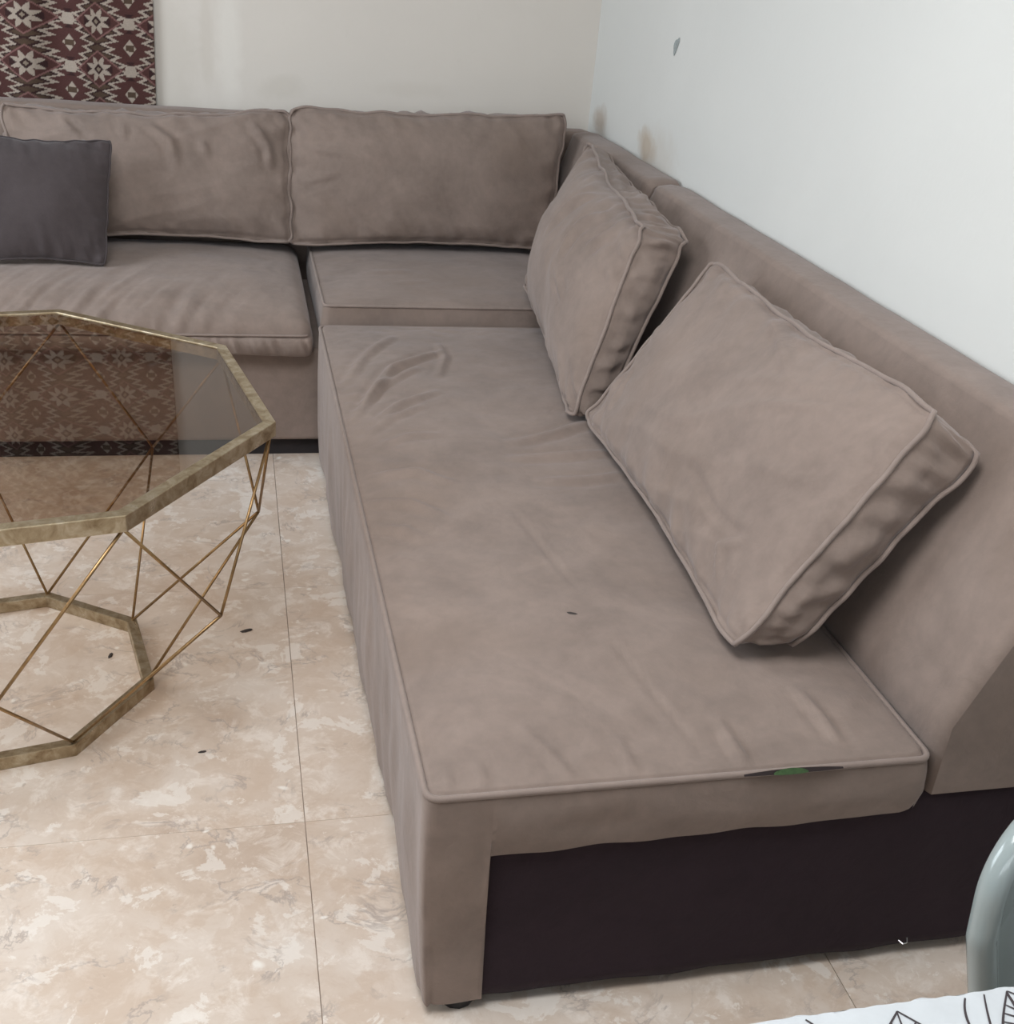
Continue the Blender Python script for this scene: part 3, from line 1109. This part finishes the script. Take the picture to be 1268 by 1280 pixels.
for j in range(nkz):
    for i in range(nkx):
        a_ = j * (nkx + 1) + i
        FC.append((a_, a_ + 1, a_ + nkx + 2, a_ + nkx + 1))
kil = mk('wall_tapestry', V, FC, None, None, True, (-1.78, -.02, KZ0))
ca = kil.data.color_attributes.new('print', 'FLOAT_COLOR', 'POINT')
buf = np.ones((len(V), 4), dtype=np.float32)
for i, (px, py) in enumerate(CO):
    buf[i, :3] = kilim(px, py)
ca.data.foreach_set('color', buf.ravel())
m, nt, N, L, Bs = new_mat('kilim_weave')
at = N.new('ShaderNodeAttribute')
at.attribute_name = 'print'
geo = N.new('ShaderNodeNewGeometry')
wn = tex_noise(N, L, geo.outputs['Position'], 260, 3, .6)
L.new(mixc(N, L, .4, at.outputs['Color'], ramp(N, L, wn, [(.3, (.55, .55, .55)), (.7, (1, 1, 1))]), 'MULTIPLY'), Bs.inputs['Base Color'])
Bs.inputs['Roughness'].default_value = .95
Bs.inputs['Specular IOR Level'].default_value = .1
bump(N, L, Bs, wn, .2, .002)
kil.data.materials.append(m)
sm = kil.modifiers.new('cloth_thickness', 'SOLIDIFY')
sm.thickness = .003
tag(kil, 'maroon and cream kilim-pattern cloth hanging on the back wall', 'tapestry')

# -------- dining table with printed cloth, near right corner of the view
TX0, TX1, TY0, TY1, TZ = -1.50, -.12, -4.30, -3.511, .738
dt = empty('dining_table', ((TX0 + TX1) / 2, (TY0 + TY1) / 2, 0))
tag(dt, 'wooden dining table hidden under a white leaf-print cloth', 'table')
bevel(mk('tabletop', *box_vf(TX0, TX1, TY0, TY1, TZ - .03, TZ - .002), WOOD, dt), .004)
for x in (TX0 + .06, TX1 - .06):
    for y in (TY0 + .06, TY1 - .06):
        mk('leg', *prism_vf([(x - .022, y - .022), (x + .022, y - .022), (x + .022, y + .022), (x - .022, y + .022)], 'z', 0, TZ - .03), WOOD, dt)
# the cloth: top plus short gathered drop on every side
V, FC = [], []
ncx, ncy, drop = 260, 60, 5
gx = np.linspace(TX0 - .004, TX1 + .004, ncx + 1)
gy = np.linspace(TY0 - .004, TY1 + .004, ncy + 1)
# finer rows near the far edge
gy = TY0 - .004 + (TY1 - TY0 + .008) * (1 - (1 - np.linspace(0, 1, ncy + 1)) ** 1.8)
ci = {}
for j, y in enumerate(gy):
    for i, x in enumerate(gx):
        de = TY1 + .004 - y
        z = TZ + .0015 + .0022 * max(0, noise.noise((x * 48, y * 3, 1))) * math.exp(-de / .05) + .0008 * noise.noise((x * 9, y * 9, 4))
        yy = y + (.003 * noise.noise((x * 60, 0, 9)) if j == ncy else 0)
        ci[i, j] = len(V)
        V.append((x, yy, z))
for j in range(ncy):
    for i in range(ncx):
        FC.append((ci[i, j], ci[i + 1, j], ci[i + 1, j + 1], ci[i, j + 1]))
loop = [(i, 0) for i in range(ncx)] + [(ncx, j) for j in range(ncy)] + [(i, ncy) for i in range(ncx, 0, -1)] + [(0, j) for j in range(ncy, 0, -1)]
prev = [ci[k] for k in loop]
for s in range(1, drop + 1):
    row = []
    for k in loop:
        x, y, z = V[ci[k]]
        ox = -1 if k[0] == 0 else (1 if k[0] == ncx else 0)
        oy = -1 if k[1] == 0 else (1 if k[1] == ncy else 0)
        w = .003 + .005 * noise.noise((x * 26, y * 26, 3)) * s / drop
        row.append(len(V))
        V.append((x + ox * w, y + oy * w, TZ - .09 * s / drop))
    nL = len(loop)
    for q in range(nL):
        q2 = (q + 1) % nL
        FC.append((prev[q2], prev[q], row[q], row[q2]))
    prev = row
tc = mk('tablecloth', V, FC, CLOTH_W, None, True, ((TX0 + TX1) / 2, (TY0 + TY1) / 2, TZ))
tag(tc, 'white cloth with dark line-drawn leaves on the near dining table', 'tablecloth')
# printed leaf drawing: ink lines lying on the cloth
ink = []


def ink_line(pts, w):
    # the print ends at the table edge
    pts = [Vector((p[0], p[1], 0)) for p in pts if p[1] < TY1 + .001]
    V, F = [], []
    n = len(pts)
    if n < 2:
        return
    for i, p in enumerate(pts):
        t = (pts[min(i + 1, n - 1)] - pts[max(i - 1, 0)]).normalized()
        q = Vector((-t.y, t.x, 0))
        ww = w * (.6 + .4 * math.sin(PI * (i + .5) / n))
        for s in (-1, 1):
            r = p + q * (s * ww / 2)
            de = TY1 + .004 - r.y
            V.append((r.x, r.y, TZ + .0022 + .0022 * max(0, noise.noise((r.x * 48, r.y * 3, 1))) * math.exp(-max(de, 0) / .05) + .0008 * noise.noise((r.x * 9, r.y * 9, 4))))
    for i in range(n - 1):
        F.append((2 * i, 2 * i + 2, 2 * i + 3, 2 * i + 1))
    ink.append((V, F))


def leaf(cx, cy, ang, ln, wd, hatch=True):
    ca_, sa_ = math.cos(ang), math.sin(ang)

    def T(u, v):
        return (cx + ca_ * u - sa_ * v, cy + sa_ * u + ca_ * v)

    def half(u):
        return wd * math.sin(PI * max(0, min(1, u)) ** .8)
    for s in (-1, 1):
        ink_line([T(ln * t, s * half(t)) for t in np.linspace(0, 1, 40)], .0021)
    ink_line([T(ln * t, .004 * math.sin(3 * t)) for t in np.linspace(-.15, 1.0, 30)], .0019)
    if hatch:
        for t in np.linspace(.12, .84, 11):
            for s in (-1, 1):
                a = (ln * t, 0)
                bb = (min(ln, ln * (t + .12)), s * half(min(1, t + .12)) * .96)
                if abs(bb[1]) > .004:
                    ink_line([T(a[0] + (bb[0] - a[0]) * q, a[1] + (bb[1] - a[1]) * q) for q in (0, .2, .4, .6, .8, 1)], .0015)


random.seed(12)
leaves = [(-.772, -3.602, 1.50, .088, .036, True), (-.664, -3.598, 1.66, .088, .036, True), (-.835, -3.560, 2.1, .085, .024, False),
          (-.712, -3.565, 1.15, .090, .020, False), (-.905, -3.590, 1.3, .12, .030, True), (-.555, -3.595, 1.75, .12, .032, True)]
for gy_ in np.arange(-4.2, -3.66, .13):
    for gx_ in np.arange(TX0 + .1, TX1 - .05, .13):
        leaves.append((gx_ + random.uniform(-.03, .03), gy_ + random.uniform(-.03, .03), random.uniform(0, 2 * PI), random.uniform(.08, .11), random.uniform(.022, .032), random.random() < .7))
for gx_ in (-1.4, -1.27, -1.15, -1.03, -.40, -.28):
    leaves.append((gx_, -3.6, random.uniform(.9, 2.2), .1, .03, random.random() < .6))
for lf in leaves:
    leaf(*lf)
iv, if_ = merge(ink)
mk('leaf_print', iv, if_, INK, tc)

# -------- grey moulded plastic chair on the far side of that table
CX, CY = -.320, -3.294
ch = empty('plastic_chair', (CX, CY - .18, 0))
tag(ch, 'glossy grey moulded plastic chair pushed to the cloth-covered table', 'chair')
V, FC = [], []
nu, nv = 40, 90
hw = .248
for j in range(nv + 1):
    v = j / nv
    for i in range(nu + 1):
        u = -1 + 2 * i / nu
        # rounded top corners: squircle outline
        zt = .745
        z = .40 + (zt - .40) * v
        wv = hw * min(1, .72 + .42 * v)
        if z > zt - .075:
            q = (z - (zt - .075)) / .075
            wv = wv - .075 * (1 - math.sqrt(max(0, 1 - q * q)))
        x = CX + u * wv
        # concave towards the sitter (-y), rolled rim
        y = CY - .085 * abs(u) ** 2.6 * (wv / hw) + .050 * (v - .5) - .0
        V.append((x, y, z))
for j in range(nv):
    for i in range(nu):
        q = j * (nu + 1) + i
        FC.append((q, q + 1, q + nu + 2, q + nu + 1))
bk = mk('backrest', V, FC, GREY_PLASTIC, ch, True)
sm = bk.modifiers.new('shell', 'SOLIDIFY')
sm.thickness = .022
sm.offset = 0
rim = [V[j * (nu + 1)] for j in range(0, nv + 1, 2)] + [V[nv * (nu + 1) + i] for i in range(1, nu)] + [V[j * (nu + 1) + nu] for j in range(nv, -1, -2)]
mk('rim', *tube_vf(rim, .0135, 14), GREY_PLASTIC, ch, True)
V, FC = [], []
for j in range(25):
    v = j / 24
    for i in range(31):
        u = -1 + 2 * i / 30
        y = CY - .02 - .42 * v
        x = CX + u * (.150 + .05 * v)
        z = .425 + .045 * abs(u) ** 3 * (1 - v * .6) - .012 * math.sin(PI * v) - .03 * max(0, v - .8) * 5 * .3 + (.0)
        V.append((x, y, z))
for j in range(24):
    for i in range(30):
        q = j * 31 + i
        FC.append((q, q + 31, q + 32, q + 1))
stm = mk('seat', V, FC, GREY_PLASTIC, ch, True)
sm = stm.modifiers.new('shell', 'SOLIDIFY')
sm.thickness = .014
for sx_ in (-1, 1):
    for (ya, yb) in ((CY - .06, CY + .01), (CY - .38, CY - .43)):
        mk('leg', *tube_vf([(CX + sx_ * .12, ya, .415), (CX + sx_ * .135, (ya + yb) / 2, .2), (CX + sx_ * .15, yb, 0)], lambda t: .020 - .007 * t, 10), GREY_PLASTIC, ch, True)

# -------- crumbs on the floor and lint on the fabric
def crumb(loc, s, ang, label, mat=CRUMB, name='crumb', cat='debris', flat=.35):
    V, FC = [], []
    random.seed(int(abs(loc[0]) * 1000))
    n = 7
    ca_, sa_ = math.cos(ang), math.sin(ang)
    for lvl, (h, k) in enumerate(((0, .75), (.5, 1.0), (1, .45))):
        for q in range(n):
            a = 2 * PI * q / n
            r = k * random.uniform(.75, 1.15)
            x, y = s * 1.6 * r * math.cos(a), s * .55 * r * math.sin(a)
            V.append((loc[0] + ca_ * x - sa_ * y, loc[1] + sa_ * x + ca_ * y, loc[2] + h * s * flat))
    for lvl in range(2):
        for q in range(n):
            q2 = (q + 1) % n
            FC.append((lvl * n + q, lvl * n + q2, (lvl + 1) * n + q2, (lvl + 1) * n + q))
    FC.append(tuple(range(n - 1, -1, -1)))
    FC.append(tuple(2 * n + q for q in range(n)))
    return tag(mk(name, V, FC, mat, None, False, loc), label, cat)


crumb((-1.215, -1.832, 0), .010, .35, 'dark crumb on the floor between the glass table and the chaise')
crumb((-1.302, -2.24, 0), .006, .1, 'small dark crumb on the floor near the front of the brass base ring')
crumb((-.702, -2.505, HS + .0218), .006, -.4, 'tiny black fleck lying on the chaise seat')
crumb((-1.494, -1.903, 0), .007, 1.4, 'dark crumb on the floor inside the brass base ring')
